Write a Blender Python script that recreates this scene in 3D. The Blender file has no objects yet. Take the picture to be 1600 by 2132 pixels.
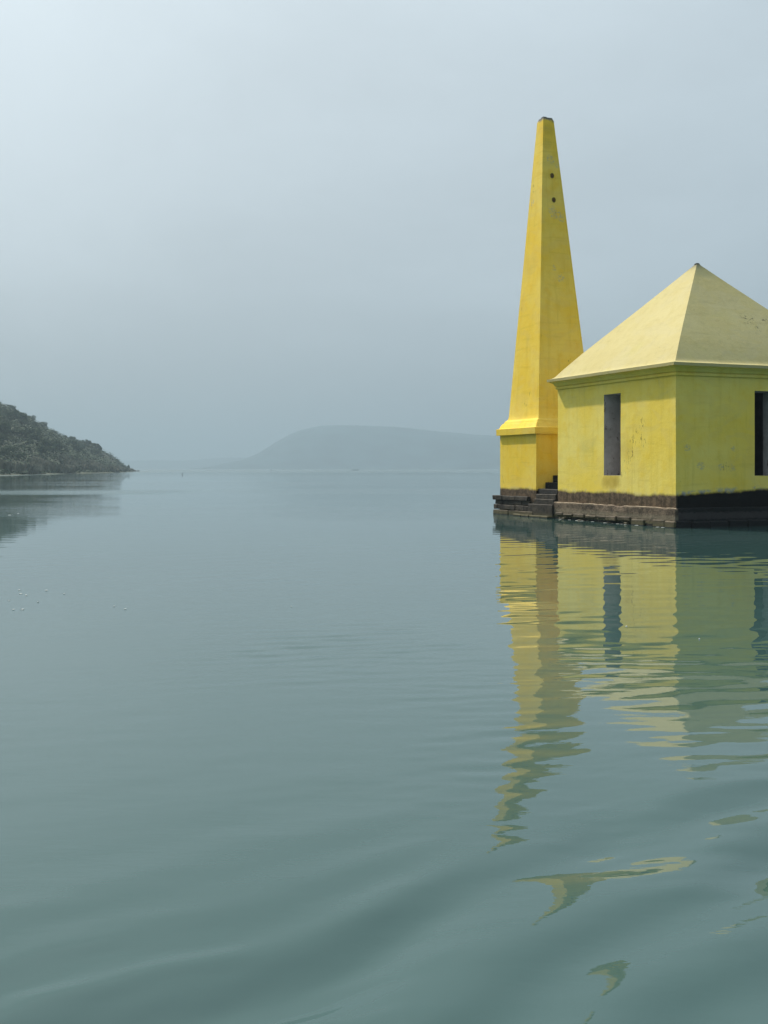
import bpy, bmesh, math, random
import numpy as np
from mathutils import Vector, Matrix, noise as mnoise

random.seed(7)
rng = np.random.default_rng(7)
S = bpy.context.scene
COL = S.collection
R = math.radians

# ------------------------------------------------------------------ camera
CAM_H = 1.8
cam_d = bpy.data.cameras.new("camera")
cam_d.sensor_fit = 'HORIZONTAL'
cam_d.sensor_width = 24.0
cam_d.lens = 35.06
cam_d.shift_y = -0.0566
cam_d.clip_start = 0.1
cam_d.clip_end = 40000
cam = bpy.data.objects.new("camera", cam_d)
cam.location = (0, 0, CAM_H)
cam.rotation_euler = (R(90), 0, 0)
COL.objects.link(cam)
S.camera = cam

# ------------------------------------------------------------------ sun and sky
SUN_DIR = Vector((-0.550, 0.610, 0.960)).normalized()      # towards the sun
SUN_EL = math.asin(SUN_DIR.z)
SUN_AZ = math.atan2(SUN_DIR.x, SUN_DIR.y)
sun_d = bpy.data.lights.new("sun", 'SUN')
sun_d.energy = 5.0
sun_d.angle = R(1.2)
sun_d.color = (1.0, 0.93, 0.80)
sun = bpy.data.objects.new("sun", sun_d)
sun.rotation_euler = SUN_DIR.to_track_quat('Z', 'Y').to_euler()
sun.location = (-40, 40, 70)
COL.objects.link(sun)

world = bpy.data.worlds.new("World")
S.world = world
world.use_nodes = True
wt = world.node_tree
wt.nodes.clear()


def N(t, kind, **kw):
    n = t.nodes.new(kind)
    for k, v in kw.items():
        setattr(n, k, v)
    return n


def val(t, sock, v):
    """link a socket or set a constant"""
    if isinstance(v, bpy.types.NodeSocket):
        t.links.new(v, sock)
    elif isinstance(v, (tuple, list)) and len(v) == 3 and sock.type == 'RGBA':
        sock.default_value = (*v, 1)
    else:
        sock.default_value = v


def M(t, op, a, b=0.0, c=0.0, clamp=False):
    n = N(t, 'ShaderNodeMath', operation=op, use_clamp=clamp)
    for s, v in zip(n.inputs, (a, b, c)):
        val(t, s, v)
    return n.outputs[0]


def MIX(t, f, a, b):
    n = N(t, 'ShaderNodeMix', data_type='RGBA', clamp_factor=True)
    val(t, n.inputs[0], f)
    val(t, n.inputs[6], a)
    val(t, n.inputs[7], b)
    return n.outputs[2]


def RAMP(t, v, a, b, lo=0.0, hi=1.0):
    n = N(t, 'ShaderNodeMapRange', interpolation_type='SMOOTHSTEP')
    for i, x in enumerate((v, a, b, lo, hi)):
        val(t, n.inputs[i], x)
    return n.outputs[0]


def NOISE(t, vec, scale, detail=4, rough=0.55, dist=0.0, out=0):
    n = N(t, 'ShaderNodeTexNoise')
    val(t, n.inputs['Vector'], vec)
    n.inputs['Scale'].default_value = scale
    n.inputs['Detail'].default_value = detail
    n.inputs['Roughness'].default_value = rough
    n.inputs['Distortion'].default_value = dist
    return n.outputs[out]


def MAP(t, vec, scale=(1, 1, 1), loc=(0, 0, 0), rot=(0, 0, 0)):
    n = N(t, 'ShaderNodeMapping')
    val(t, n.inputs[0], vec)
    n.inputs['Location'].default_value = loc
    n.inputs['Rotation'].default_value = rot
    n.inputs['Scale'].default_value = scale
    return n.outputs[0]


def SEP(t, vec):
    n = N(t, 'ShaderNodeSeparateXYZ')
    val(t, n.inputs[0], vec)
    return n.outputs


tc = N(wt, 'ShaderNodeTexCoord').outputs['Generated']
nrm = N(wt, 'ShaderNodeVectorMath', operation='NORMALIZE')
wt.links.new(tc, nrm.inputs[0])
dirv = nrm.outputs[0]
dot = N(wt, 'ShaderNodeVectorMath', operation='DOT_PRODUCT')
wt.links.new(dirv, dot.inputs[0])
dot.inputs[1].default_value = SUN_DIR
half = M(wt, 'MULTIPLY_ADD', dot.outputs['Value'], 0.5, 0.5)
wide = M(wt, 'POWER', half, 1.25)
narrow = M(wt, 'POWER', half, 9.0)
z = M(wt, 'MAXIMUM', SEP(wt, dirv)[2], 0.0)
aureole = M(wt, 'POWER', half, 30.0)
veil = M(wt, 'ADD', M(wt, 'ADD', 0.205, M(wt, 'MULTIPLY', aureole, 0.6)), M(wt, 'ADD', M(wt, 'MULTIPLY', wide, 0.425), M(wt, 'MULTIPLY', narrow, 0.06)))
# the murk near the horizon is a little darker than the veil higher up
veil = M(wt, 'MULTIPLY', veil, M(wt, 'ADD', M(wt, 'MULTIPLY', RAMP(wt, z, -0.02, 0.18, 0.97, 1.20), M(wt, 'MULTIPLY_ADD', z, 0.16, 1.0)), M(wt, 'MULTIPLY', M(wt, 'POWER', z, 4.0), 1.6)))
# soft, barely visible cloud streaks in the veil
zz = M(wt, 'ADD', z, 0.75)
cl = N(wt, 'ShaderNodeVectorMath', operation='DIVIDE')
wt.links.new(dirv, cl.inputs[0])
cx = N(wt, 'ShaderNodeCombineXYZ')
for i in range(3):
    wt.links.new(zz, cx.inputs[i])
wt.links.new(cx.outputs[0], cl.inputs[1])
c1 = NOISE(wt, MAP(wt, cl.outputs[0], (1.0, 1.0, 1.0), (3.1, 0.7, 0), (0, 0, R(-28))), 1.9, 7, 0.60, 0.35)
veil = M(wt, 'MULTIPLY', veil, RAMP(wt, c1, 0.30, 0.72, 0.92, 1.08))
veilcol = MIX(wt, RAMP(wt, half, 0.25, 0.98), (0.70, 0.97, 1.18), (0.90, 1.02, 1.09))
sc = N(wt, 'ShaderNodeVectorMath', operation='SCALE')
wt.links.new(veilcol, sc.inputs[0])
wt.links.new(veil, sc.inputs['Scale'])
bg_veil = N(wt, 'ShaderNodeBackground')
wt.links.new(sc.outputs[0], bg_veil.inputs[0])
bg_veil.inputs[1].default_value = 1.0
sky = N(wt, 'ShaderNodeTexSky', sky_type='NISHITA', sun_disc=False, sun_elevation=SUN_EL,
        sun_rotation=SUN_AZ, dust_density=6.0, air_density=1.0, ozone_density=1.0)
bg_sky = N(wt, 'ShaderNodeBackground')
wt.links.new(sky.outputs[0], bg_sky.inputs[0])
bg_sky.inputs[1].default_value = 0.05
mixs = N(wt, 'ShaderNodeMixShader')
mixs.inputs[0].default_value = 0.88            # how much of the clear sky the overcast veil covers
wt.links.new(bg_sky.outputs[0], mixs.inputs[1])
wt.links.new(bg_veil.outputs[0], mixs.inputs[2])
wo = N(wt, 'ShaderNodeOutputWorld')
wt.links.new(mixs.outputs[0], wo.inputs[0])

vs = S.view_settings
vs.view_transform = 'Standard'
vs.look = 'None'
vs.exposure = 0.08
vs.gamma = 1.0
vs.use_curve_mapping = False
cy = S.cycles
cy.max_bounces = 6
cy.diffuse_bounces = 3
cy.glossy_bounces = 4
cy.transmission_bounces = 2
cy.volume_bounces = 1
cy.caustics_reflective = False
cy.caustics_refractive = False
cy.use_denoising = True

# ------------------------------------------------------------------ helpers
FPX = 2337.0


def tag(o, label=None, cat=None, group=None, kind=None):
    if label: o['label'] = label
    if cat: o['category'] = cat
    if group: o['group'] = group
    if kind: o['kind'] = kind
    return o


def mesh_obj(name, verts, faces, mats, parent=None, smooth=False, fmat=None):
    me = bpy.data.meshes.new(name)
    me.from_pydata([tuple(v) for v in verts], [], faces)
    for m in (mats if isinstance(mats, (list, tuple)) else [mats]):
        me.materials.append(m)
    if fmat is not None:
        me.polygons.foreach_set('material_index', fmat)
    if smooth:
        me.polygons.foreach_set('use_smooth', [True] * len(me.polygons))
    me.update()
    o = bpy.data.objects.new(name, me)
    COL.objects.link(o)
    if parent is not None:
        o.parent = parent
    return o


def np_mesh(name, V, F, mat, parent=None, smooth=True):
    """V (n,3) float, F (m,4) int quads"""
    me = bpy.data.meshes.new(name)
    me.vertices.add(len(V))
    me.vertices.foreach_set('co', np.asarray(V, np.float32).ravel())
    k = F.shape[1]
    me.loops.add(F.size)
    me.loops.foreach_set('vertex_index', np.asarray(F, np.int32).ravel())
    me.polygons.add(len(F))
    me.polygons.foreach_set('loop_start', np.arange(0, F.size, k, dtype=np.int32))
    me.polygons.foreach_set('use_smooth', np.full(len(F), smooth))
    me.materials.append(mat)
    me.update(calc_edges=True)
    me.validate()
    o = bpy.data.objects.new(name, me)
    COL.objects.link(o)
    if parent is not None:
        o.parent = parent
    return o


def grid_faces(nx, ny):
    i = np.arange(nx - 1)[None, :] + np.arange(ny - 1)[:, None] * nx
    i = i.ravel()
    return np.stack([i, i + 1, i + 1 + nx, i + nx], 1)


def empty(name, loc=(0, 0, 0), rot=None):
    o = bpy.data.objects.new(name, None)
    o.location = loc
    if rot is not None: o.rotation_euler = rot
    o.empty_display_size = 0.3
    COL.objects.link(o)
    return o


def material(name):
    m = bpy.data.materials.new(name)
    m.use_nodes = True
    t = m.node_tree
    t.nodes.clear()
    out = N(t, 'ShaderNodeOutputMaterial')
    b = N(t, 'ShaderNodeBsdfPrincipled')
    t.links.new(b.outputs[0], out.inputs[0])
    return m, t, b


def obj_coord(t):
    return N(t, 'ShaderNodeTexCoord').outputs['Object']


def BUMP(t, b, h, strength, dist):
    n = N(t, 'ShaderNodeBump')
    n.inputs['Strength'].default_value = strength
    n.inputs['Distance'].default_value = dist
    val(t, n.inputs['Height'], h)
    t.links.new(n.outputs[0], b.inputs['Normal'])


def BLOB(t, vec, centre, radius, soft=0.5):
    """soft mask round a point: 1 inside, 0 outside"""
    d = N(t, 'ShaderNodeVectorMath', operation='DISTANCE')
    val(t, d.inputs[0], vec)
    d.inputs[1].default_value = centre
    return RAMP(t, d.outputs['Value'], radius * (1 - soft), radius, 1.0, 0.0)


def MAXS(t, lst):
    r = lst[0]
    for x in lst[1:]:
        r = M(t, 'MAXIMUM', r, x)
    return r


def flat_mat(name, col, rough=0.8, var=0.25, scale=3.0, bump=0.0, spec=0.3):
    m, t, b = material(name)
    oc = obj_coord(t)
    n = NOISE(t, oc, scale, 5, 0.6)
    dark = tuple(c * (1 - var) for c in col)
    lite = tuple(min(1, c * (1 + var)) for c in col)
    val(t, b.inputs['Base Color'], MIX(t, RAMP(t, n, 0.3, 0.7), dark, lite))
    b.inputs['Roughness'].default_value = rough
    b.inputs['Specular IOR Level'].default_value = spec
    if bump:
        BUMP(t, b, NOISE(t, oc, scale * 5, 5, 0.65), 1.0, bump)
    return m


# ------------------------------------------------------------------ frame of the building
# hut frame: origin at the near wall corner on the water; +x = v (along the shaded wall, to the right),
# +y = u (along the lit wall, away to the left).  left wall is x = 0, right wall is y = 0.
ROT = math.atan2(0.3766, 0.9264)
HUT = empty("hut", (8.845, 34.0, 0.0), (0, 0, ROT))
HW = 3.44                                       # half the hut's side
tag(HUT, "yellow square hut with a pyramid roof and tall slit windows standing in the lake", "hut")


def to_hut(px, py, plane, k=0.0):
    """photo pixel -> hut-frame point on the plane x=k ('L') or y=k ('R')"""
    d = Vector(((px - 800) / FPX, 1.0, (975.5 - py) / FPX))
    o = Vector((0, 0, CAM_H))
    c, s = math.cos(-ROT), math.sin(-ROT)
    def rt(p):
        return Vector((c * p.x - s * p.y, s * p.x + c * p.y, p.z))
    O, D = rt(o - HUT.location), rt(d)
    i = 0 if plane == 'L' else 1
    tt = (k - O[i]) / D[i]
    return O + D * tt


# ------------------------------------------------------------------ paint materials (hut frame coordinates)
def paint(name, base, deep, pale, flood=1.0, chips=(), scratches=(), spots=(), stains=(), top_grey=None,
          algae=True, rmix=0.0):
    m, t, b = material(name)
    oc = obj_coord(t)
    sx, sy, sz = SEP(t, oc)
    n_big = NOISE(t, oc, 0.55, 4, 0.55)
    n_mid = NOISE(t, oc, 2.6, 6, 0.6)
    n_fin = NOISE(t, oc, 14.0, 5, 0.65)
    col = MIX(t, RAMP(t, n_big, 0.32, 0.70), base, pale)
    col = MIX(t, M(t, 'MULTIPLY', RAMP(t, n_mid, 0.45, 0.75), 0.50), col, deep)
    # rain streaks running down
    st = NOISE(t, MAP(t, oc, (3.2, 3.2, 0.22)), 1.6, 5, 0.62)
    col = MIX(t, M(t, 'MULTIPLY', RAMP(t, st, 0.50, 0.78), 0.42), col, tuple(c * 0.72 for c in base))
    # trowel and patching marks: broad pale and dull zones
    pt = NOISE(t, MAP(t, oc, (0.8, 0.8, 1.5), (7, 3, 1)), 0.9, 3, 0.5, 1.2)
    col = MIX(t, M(t, 'MULTIPLY', RAMP(t, pt, 0.50, 0.60), 0.26), col, tuple(0.75 * c + 0.10 for c in base))
    # green-grey bloom and faint horizontal lift lines of the render
    gb = NOISE(t, MAP(t, oc, (1, 1, 1), (11, 5, 2)), 0.75, 6, 0.62)
    col = MIX(t, M(t, 'MULTIPLY', RAMP(t, gb, 0.54, 0.78), 0.26), col, (0.46, 0.43, 0.12))
    lift = NOISE(t, MAP(t, oc, (0.25, 0.25, 3.0)), 2.2, 4, 0.65)
    col = MIX(t, M(t, 'MULTIPLY', RAMP(t, lift, 0.56, 0.68), 0.20), col, tuple(c * 0.68 for c in base))
    # fine pock marks
    pk = NOISE(t, oc, 9.0, 3, 0.5)
    col = MIX(t, M(t, 'MULTIPLY', RAMP(t, pk, 0.735, 0.775), 0.55), col, tuple(c * 0.35 for c in base))
    warp = NOISE(t, oc, 5.0, 4, 0.6, 0.0, 1)
    wv = N(t, 'ShaderNodeVectorMath', operation='MULTIPLY_ADD')
    t.links.new(warp, wv.inputs[0])
    wv.inputs[1].default_value = (0.26, 0.26, 0.26)
    sub = N(t, 'ShaderNodeVectorMath', operation='SUBTRACT')
    val(t, sub.inputs[0], oc)
    sub.inputs[1].default_value = (0.13, 0.13, 0.13)
    t.links.new(sub.outputs[0], wv.inputs[2])
    wc = wv.outputs[0]
    for c, r, a in stains:                       # rusty run-off
        col = MIX(t, M(t, 'MULTIPLY', BLOB(t, wc, c, r, 0.7), a), col, (0.42, 0.27, 0.03))
    if chips:                                    # paint flaked to grey plaster
        k = MAXS(t, [BLOB(t, wc, c, r, 0.45) for c, r in chips])
        k = M(t, 'MULTIPLY', k, RAMP(t, NOISE(t, MAP(t, oc, (1, 1, 1.6)), 11.0, 3, 0.6), 0.42, 0.60))
        col = MIX(t, M(t, 'MULTIPLY', k, 0.48), col, (0.36, 0.36, 0.33))
    if scratches:                                # short dark cracks
        k = MAXS(t, [BLOB(t, wc, c, r, 0.6) for c, r in scratches])
        w = NOISE(t, MAP(t, oc, (9, 9, 3.4), (1, 2, 3), (0.3, 0.4, 0)), 1.7, 4, 0.7)
        k = M(t, 'MULTIPLY', k, RAMP(t, w, 0.555, 0.61))
        col = MIX(t, M(t, 'MULTIPLY', k, 0.75), col, (0.16, 0.11, 0.03))
    if spots:                                    # black mould
        k = MAXS(t, [BLOB(t, wc, c, r, 0.4) for c, r in spots])
        k = M(t, 'MULTIPLY', k, RAMP(t, NOISE(t, oc, 11.0, 3, 0.6), 0.52, 0.60))
        col = MIX(t, M(t, 'MULTIPLY', k, 0.72), col, (0.045, 0.045, 0.035))
    if top_grey:                                 # weathered grey top
        k = RAMP(t, M(t, 'ADD', sz, M(t, 'MULTIPLY', M(t, 'SUBTRACT', n_mid, 0.5), top_grey[2])), top_grey[0], top_grey[1])
        col = MIX(t, k, col, (0.13, 0.125, 0.10))
    rough = 0.78
    if algae:                                    # flood line: everything below it is stained dark
        e = M(t, 'ADD', sz, M(t, 'MULTIPLY', M(t, 'SUBTRACT', NOISE(t, oc, 3.4, 6, 0.7), 0.5), 0.15))
        e = M(t, 'ADD', e, M(t, 'MULTIPLY', M(t, 'SUBTRACT', NOISE(t, oc, 0.8, 2, 0.5), 0.5), 0.22))
        line = M(t, 'ADD', flood, M(t, 'MULTIPLY', M(t, 'MAXIMUM', sx, 0.0), 0.045))
        k = RAMP(t, M(t, 'SUBTRACT', e, line), 0.075, -0.05)
        # pale salt-grey fringe just above it
        fr = M(t, 'MULTIPLY', RAMP(t, M(t, 'SUBTRACT', e, line), 0.16, 0.05),
               RAMP(t, NOISE(t, oc, 2.2, 5, 0.65), 0.47, 0.60))
        fr = M(t, 'MULTIPLY', fr, RAMP(t, sx, 0.0, 0.12, 0.25, 0.9))
        col = MIX(t, fr, col, (0.33, 0.34, 0.33))
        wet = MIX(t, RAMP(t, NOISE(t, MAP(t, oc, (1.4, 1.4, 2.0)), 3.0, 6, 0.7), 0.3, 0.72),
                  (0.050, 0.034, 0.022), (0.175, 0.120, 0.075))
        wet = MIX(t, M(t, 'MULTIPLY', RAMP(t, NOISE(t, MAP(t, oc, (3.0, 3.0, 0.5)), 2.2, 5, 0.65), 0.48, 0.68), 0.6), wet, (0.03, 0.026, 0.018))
        # right side: its deep shade is put into the stain colour, near black
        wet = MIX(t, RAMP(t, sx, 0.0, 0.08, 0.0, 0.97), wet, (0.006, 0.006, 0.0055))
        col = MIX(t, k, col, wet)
    val(t, b.inputs['Base Color'], col)
    b.inputs['Roughness'].default_value = rough
    b.inputs['Specular IOR Level'].default_value = 0.12
    h = M(t, 'ADD', M(t, 'MULTIPLY', n_mid, 0.6), M(t, 'MULTIPLY', n_fin, 0.25))
    BUMP(t, b, h, 0.55, 0.035)
    return m


L = lambda px, py: tuple(to_hut(px, py, 'L'))
Rr = lambda px, py: tuple(to_hut(px, py, 'R'))

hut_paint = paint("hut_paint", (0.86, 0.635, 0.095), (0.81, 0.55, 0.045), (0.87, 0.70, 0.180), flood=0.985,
    chips=[(Rr(1432, 932), .14), (Rr(1459, 970), .18), (Rr(1528, 935), .10), (Rr(1502, 971), .13), (Rr(1526, 974), .13)],
    scratches=[(L(1337, 882), .22), (L(1325, 893), .2), (L(1332, 910), .25), (L(1341, 922), .18), (L(1316, 920), .3),
               (L(1315, 945), .3), (L(1303, 965), .25), (L(1297, 985), .2), (L(1249, 947), .10), (Rr(1511, 972), .2)],
    stains=[((0, 3.44, 1.33), .42, .55), ((0, 3.15, 1.36), .30, .5), ((0, 3.8, 1.36), .30, .5), ((0, 2.6, 2.4), .5, .25)])
roof_paint = paint("roof_paint", (0.47, 0.395, 0.175), (0.43, 0.35, 0.135), (0.49, 0.42, 0.20), algae=False,
    spots=[((3.9, 1.55, 6.55), .42), ((4.15, 1.65, 6.6), .18), ((4.3, 1.45, 6.4), .28), ((3.65, 1.85, 6.95), .16),
           ((3.55, 1.3, 6.35), .10), ((3.85, 1.1, 6.2), .14), ((4.4, 1.2, 6.15), .22), ((3.2, 2.0, 7.0), .10),
           ((2.2, 1.1, 6.15), .10), ((4.0, 1.2, 6.2), .3), ((4.6, 1.5, 6.5), .3), ((3.0, .9, 6.0), .12)],
    top_grey=(8.55, 8.9, 0.35))
def T_(px, py):
    """photo pixel on the obelisk's shaded face -> hut-frame point"""
    p = to_hut(px, py, 'R', 9.1)
    for _ in range(5):
        f = max(0.0, (p.z - 3.86) / 11.41)
        p = to_hut(px, py, 'R', 9.85 + 0.065 * f - (1.165 * (1 - f) + 0.235 * f))
    return tuple(p)


def TL(px, py):
    """the same on its sunlit face"""
    p = to_hut(px, py, 'L', 0.6)
    for _ in range(5):
        f = max(0.0, (p.z - 3.86) / 11.41)
        p = to_hut(px, py, 'L', 1.42 - 0.16 * f - (1.165 * (1 - f) + 0.235 * f))
    return tuple(p)


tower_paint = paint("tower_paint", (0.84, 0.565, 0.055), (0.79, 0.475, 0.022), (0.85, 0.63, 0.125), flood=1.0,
    chips=[(T_(1147, 331), .22), (T_(1150, 438), .20), (T_(1158, 446), .26), (T_(1168, 452), .24), (T_(1161, 345), .12), (T_(1154, 558), .14),
           (T_(1169, 579), .20), (TL(1110, 422), .16), (TL(1090, 884), .22)],
    scratches=[(TL(1113, 393), .25), (TL(1085, 640), .2), (TL(1104, 822), .22), (TL(1095, 842), .18), (T_(1185, 748), .16), (T_(1175, 770), .14), (TL(1060, 1000), .4)],
    stains=[(T_(1142, 270), .35, .25), (T_(1140, 300), .3, .2)],
    top_grey=(15.22, 15.34, 0.35))
reveal_mat, t, b = material("bare_plaster")
oc = obj_coord(t)
n = NOISE(t, oc, 2.4, 6, 0.65)
col = MIX(t, RAMP(t, n, 0.3, 0.7), (0.40, 0.35, 0.32), (0.56, 0.51, 0.48))
mk = RAMP(t, NOISE(t, MAP(t, oc, (2.2, 2.2, 1.1), (4, 1, 2)), 2.6, 5, 0.7), 0.57, 0.64)
col = MIX(t, M(t, 'MULTIPLY', mk, 0.75), col, (0.15, 0.10, 0.08))
val(t, b.inputs['Base Color'], col)
b.inputs['Roughness'].default_value = 0.9
BUMP(t, b, n, 0.6, 0.03)
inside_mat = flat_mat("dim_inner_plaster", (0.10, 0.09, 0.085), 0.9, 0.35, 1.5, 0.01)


def stone_mat(name, a, bcol, moss):
    m, t, b = material(name)
    oc = obj_coord(t)
    geo = N(t, 'ShaderNodeNewGeometry')
    z = SEP(t, geo.outputs['Position'])[2]
    rnd = N(t, 'ShaderNodeObjectInfo').outputs['Random']
    n = NOISE(t, geo.outputs['Position'], 4.0, 6, 0.7)
    col = MIX(t, RAMP(t, n, 0.3, 0.72), a, bcol)
    col = MIX(t, M(t, 'MULTIPLY', rnd, 0.45), col, tuple(c * 0.5 for c in a))
    wet = RAMP(t, M(t, 'ADD', z, M(t, 'MULTIPLY', M(t, 'SUBTRACT', n, 0.5), 0.12)), 0.02, 0.26, 1.0, 0.0)
    col = MIX(t, M(t, 'MULTIPLY', wet, 0.75), col, moss)
    edge = RAMP(t, M(t, 'ADD', z, M(t, 'MULTIPLY', n, 0.04)), 0.055, 0.035)
    col = MIX(t, edge, col, (0.010, 0.011, 0.009))   # dark band at the waterline
    loc = N(t, 'ShaderNodeVectorTransform', vector_type='POINT', convert_from='WORLD', convert_to='OBJECT')
    val(t, b.inputs['Base Color'], col)
    b.inputs['Roughness'].default_value = 0.75
    b.inputs['Specular IOR Level'].default_value = 0.3
    BUMP(t, b, n, 0.8, 0.05)
    return m


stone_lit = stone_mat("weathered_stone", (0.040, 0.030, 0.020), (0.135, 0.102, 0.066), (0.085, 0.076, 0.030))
stone_black = stone_mat("shade_black_stone", (0.006, 0.006, 0.005), (0.018, 0.016, 0.015), (0.004, 0.004, 0.0035))  # wet stone, with shade of right side and stair gap put into the colour
stone_dark = stone_mat("dark_damp_stone", (0.012, 0.010, 0.008), (0.060, 0.047, 0.032), (0.065, 0.058, 0.026))


# ------------------------------------------------------------------ square-ring sweeps
def ring(name, cx, cy, h, prof, mat, parent, nseg=10, wob=0.004, top=False, smooth=True, tilt=None, zref=None):
    """profile [(offset, z)] swept round a square of half side h; None in the profile breaks the smoothing.
    tilt(z) -> (dx, dy) leans the axis."""
    V, F = [], []
    runs, cur = [], []
    for p in prof:
        if p is None:
            runs.append(cur); cur = [cur[-1]]
        else:
            cur.append(p)
    runs.append(cur)
    dirs = [((-1, -1), (-1, 1)), ((-1, 1), (1, 1)), ((1, 1), (1, -1)), ((1, -1), (-1, -1))]
    for a, c in dirs:
        for run in runs:
            base = len(V)
            for (p, zz) in run:
                e = h + p
                dx, dy = tilt(zz) if tilt else (0, 0)
                for i in range(nseg + 1):
                    f = i / nseg
                    x = cx + dx + e * (a[0] * (1 - f) + c[0] * f)
                    y = cy + dy + e * (a[1] * (1 - f) + c[1] * f)
                    w = mnoise.noise_vector(Vector((x * 0.9, y * 0.9, zz * 1.3))) * wob + \
                        mnoise.noise_vector(Vector((x * 3.1, y * 3.1, zz * 4.0))) * wob * 0.4
                    V.append((x + w.x, y + w.y, zz + w.z))
            m = nseg + 1
            for j in range(len(run) - 1):
                for i in range(nseg):
                    q = base + j * m + i
                    F.append((q, q + m, q + m + 1, q + 1))
    if top:
        p, zz = prof[-1]
        dx, dy = tilt(zz) if tilt else (0, 0)
        e = h + p
        b = len(V)
        V += [(cx + dx + sx * e, cy + dy + sy * e, zz) for sx, sy in ((-1, -1), (1, -1), (1, 1), (-1, 1))]
        F.append((b, b + 1, b + 2, b + 3))
    o = mesh_obj(name, V, F, mat, parent, smooth)
    return o


def rough_block(name, x0, x1, y0, y1, z0, z1, mat, parent, jit=0.02, bev=0.03, seed=0):
    """a hand-cut stone: bevelled box with jittered corners, in the parent's frame (about 30 faces)"""
    r = random.Random(seed * 7919 + 13)
    bm = bmesh.new()
    cs = {}
    for i, x in enumerate((x0, x1)):
        for j, y in enumerate((y0, y1)):
            for k, zz in enumerate((z0, z1)):
                cs[i, j, k] = bm.verts.new((x + r.uniform(-jit, jit), y + r.uniform(-jit, jit), zz + r.uniform(-jit, jit) * .8))
    for f in ([(0,0,0),(0,0,1),(0,1,1),(0,1,0)], [(1,0,0),(1,1,0),(1,1,1),(1,0,1)], [(0,0,0),(1,0,0),(1,0,1),(0,0,1)],
              [(0,1,0),(0,1,1),(1,1,1),(1,1,0)], [(0,0,0),(0,1,0),(1,1,0),(1,0,0)], [(0,0,1),(1,0,1),(1,1,1),(0,1,1)]):
        bm.faces.new([cs[q] for q in f])
    bmesh.ops.bevel(bm, geom=bm.edges[:], offset=bev, segments=1, profile=0.6, affect='EDGES')
    bm.normal_update()
    me = bpy.data.meshes.new(name)
    bm.to_mesh(me); bm.free()
    me.materials.append(mat)
    o = bpy.data.objects.new(name, me)
    COL.objects.link(o)
    o.parent = parent
    return o


# ------------------------------------------------------------------ hut: walls
def wall(side, win):
    """side: index of the square's side, win: (a0, a1, z0, z1) opening measured along the wall, or None"""
    T = 0.72
    n_out = [Vector((-1, 0, 0)), Vector((0, -1, 0)), Vector((1, 0, 0)), Vector((0, 1, 0))][side]
    along = [Vector((0, 1, 0)), Vector((1, 0, 0)), Vector((0, 1, 0)), Vector((1, 0, 0))][side]
    org = [Vector((0, 0, 0)), Vector((0, 0, 0)), Vector((2*HW, 0, 0)), Vector((0, 2*HW, 0))][side]
    A0, A1, Z0, Z1 = 0.0, 2 * HW, 0.55, 4.93
    V, F, Mi = [], [], []
    def P(a, zz, d, wob=True):
        p = org + along * a - n_out * d + Vector((0, 0, zz))
        w = mnoise.noise_vector(p * 0.8) * 0.007 + mnoise.noise_vector(p * 2.7) * 0.004
        return p + w
    def patch(fn, na, nb, mi):
        b = len(V)
        for j in range(nb + 1):
            for i in range(na + 1):
                V.append(fn(i / na, j / nb))
        for j in range(nb):
            for i in range(na):
                q = b + j * (na + 1) + i
                F.append((q, q + 1, q + na + 2, q + na + 1)); Mi.append(mi)
    lerp = lambda a, b, f: a + (b - a) * f
    def rect(a0, a1, z0, z1, d, inset, mi, na=8, nb=8):
        patch(lambda f, g: P(lerp(a0, a1, f), lerp(z0, z1, g), d), na, nb, mi)
    cuts = [(A0, A1, Z0, Z1)] if not win else [
        (A0, win[0], Z0, Z1), (win[1], A1, Z0, Z1), (win[0], win[1], Z0, win[2]), (win[0], win[1], win[3], Z1)]
    for (a0, a1, z0, z1) in cuts:
        nb = max(2, int((z1 - z0) / 0.4)); na = max(2, int((a1 - a0) / 0.4))
        rect(a0, a1, z0, z1, 0.0, 0, 0, na, nb)
        rect(max(a0, A0 + T), min(a1, A1 - T), z0, z1, T, 0, 2, 4, 4)
    if win:
        a0, a1, z0, z1 = win
        patch(lambda f, g: P(a0, lerp(z0, z1, g), lerp(0, T, f)), 4, 8, 1)
        patch(lambda f, g: P(a1, lerp(z0, z1, g), lerp(0, T, f)), 4, 8, 1)
        patch(lambda f, g: P(lerp(a0, a1, g), z0, lerp(0, T, f)), 4, 4, 1)
        patch(lambda f, g: P(lerp(a0, a1, g), z1, lerp(0, T, f)), 4, 4, 1)
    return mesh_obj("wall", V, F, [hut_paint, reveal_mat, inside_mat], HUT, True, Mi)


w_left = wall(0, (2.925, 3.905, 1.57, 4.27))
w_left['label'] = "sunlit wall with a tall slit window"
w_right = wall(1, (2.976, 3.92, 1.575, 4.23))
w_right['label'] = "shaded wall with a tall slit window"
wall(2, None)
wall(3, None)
cc = HW
ring("cornice", cc, cc, HW, [(-0.02, 4.64), (0.055, 4.64), None, (0.06, 4.712), None, (0.035, 4.718), None, (0.035, 4.740), None,
     (0.075, 4.745), (0.088, 4.785), (0.115, 4.83), (0.16, 4.87), (0.215, 4.895), None, (0.215, 4.905), None, (0.285, 4.912)],
     hut_paint, HUT, 16, 0.004)
ring("roof", cc, cc, HW, [(0.283, 4.9125), (0.288, 5.005), None, (0.24, 5.012), (0.17, 5.028), (0.11, 5.06), (0.06, 5.105),
     (0.0, 5.175), (-0.10, 5.30), (-0.6, 5.865), (-1.2, 6.49), (-2.0, 7.325), (-2.8, 8.165), (-3.36, 8.765), (-3.385, 8.825)],
     roof_paint, HUT, 16, 0.007, top=True)
capm = flat_mat("black_mould", (0.05, 0.05, 0.042), 0.9, 0.4, 6, 0.02)
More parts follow.
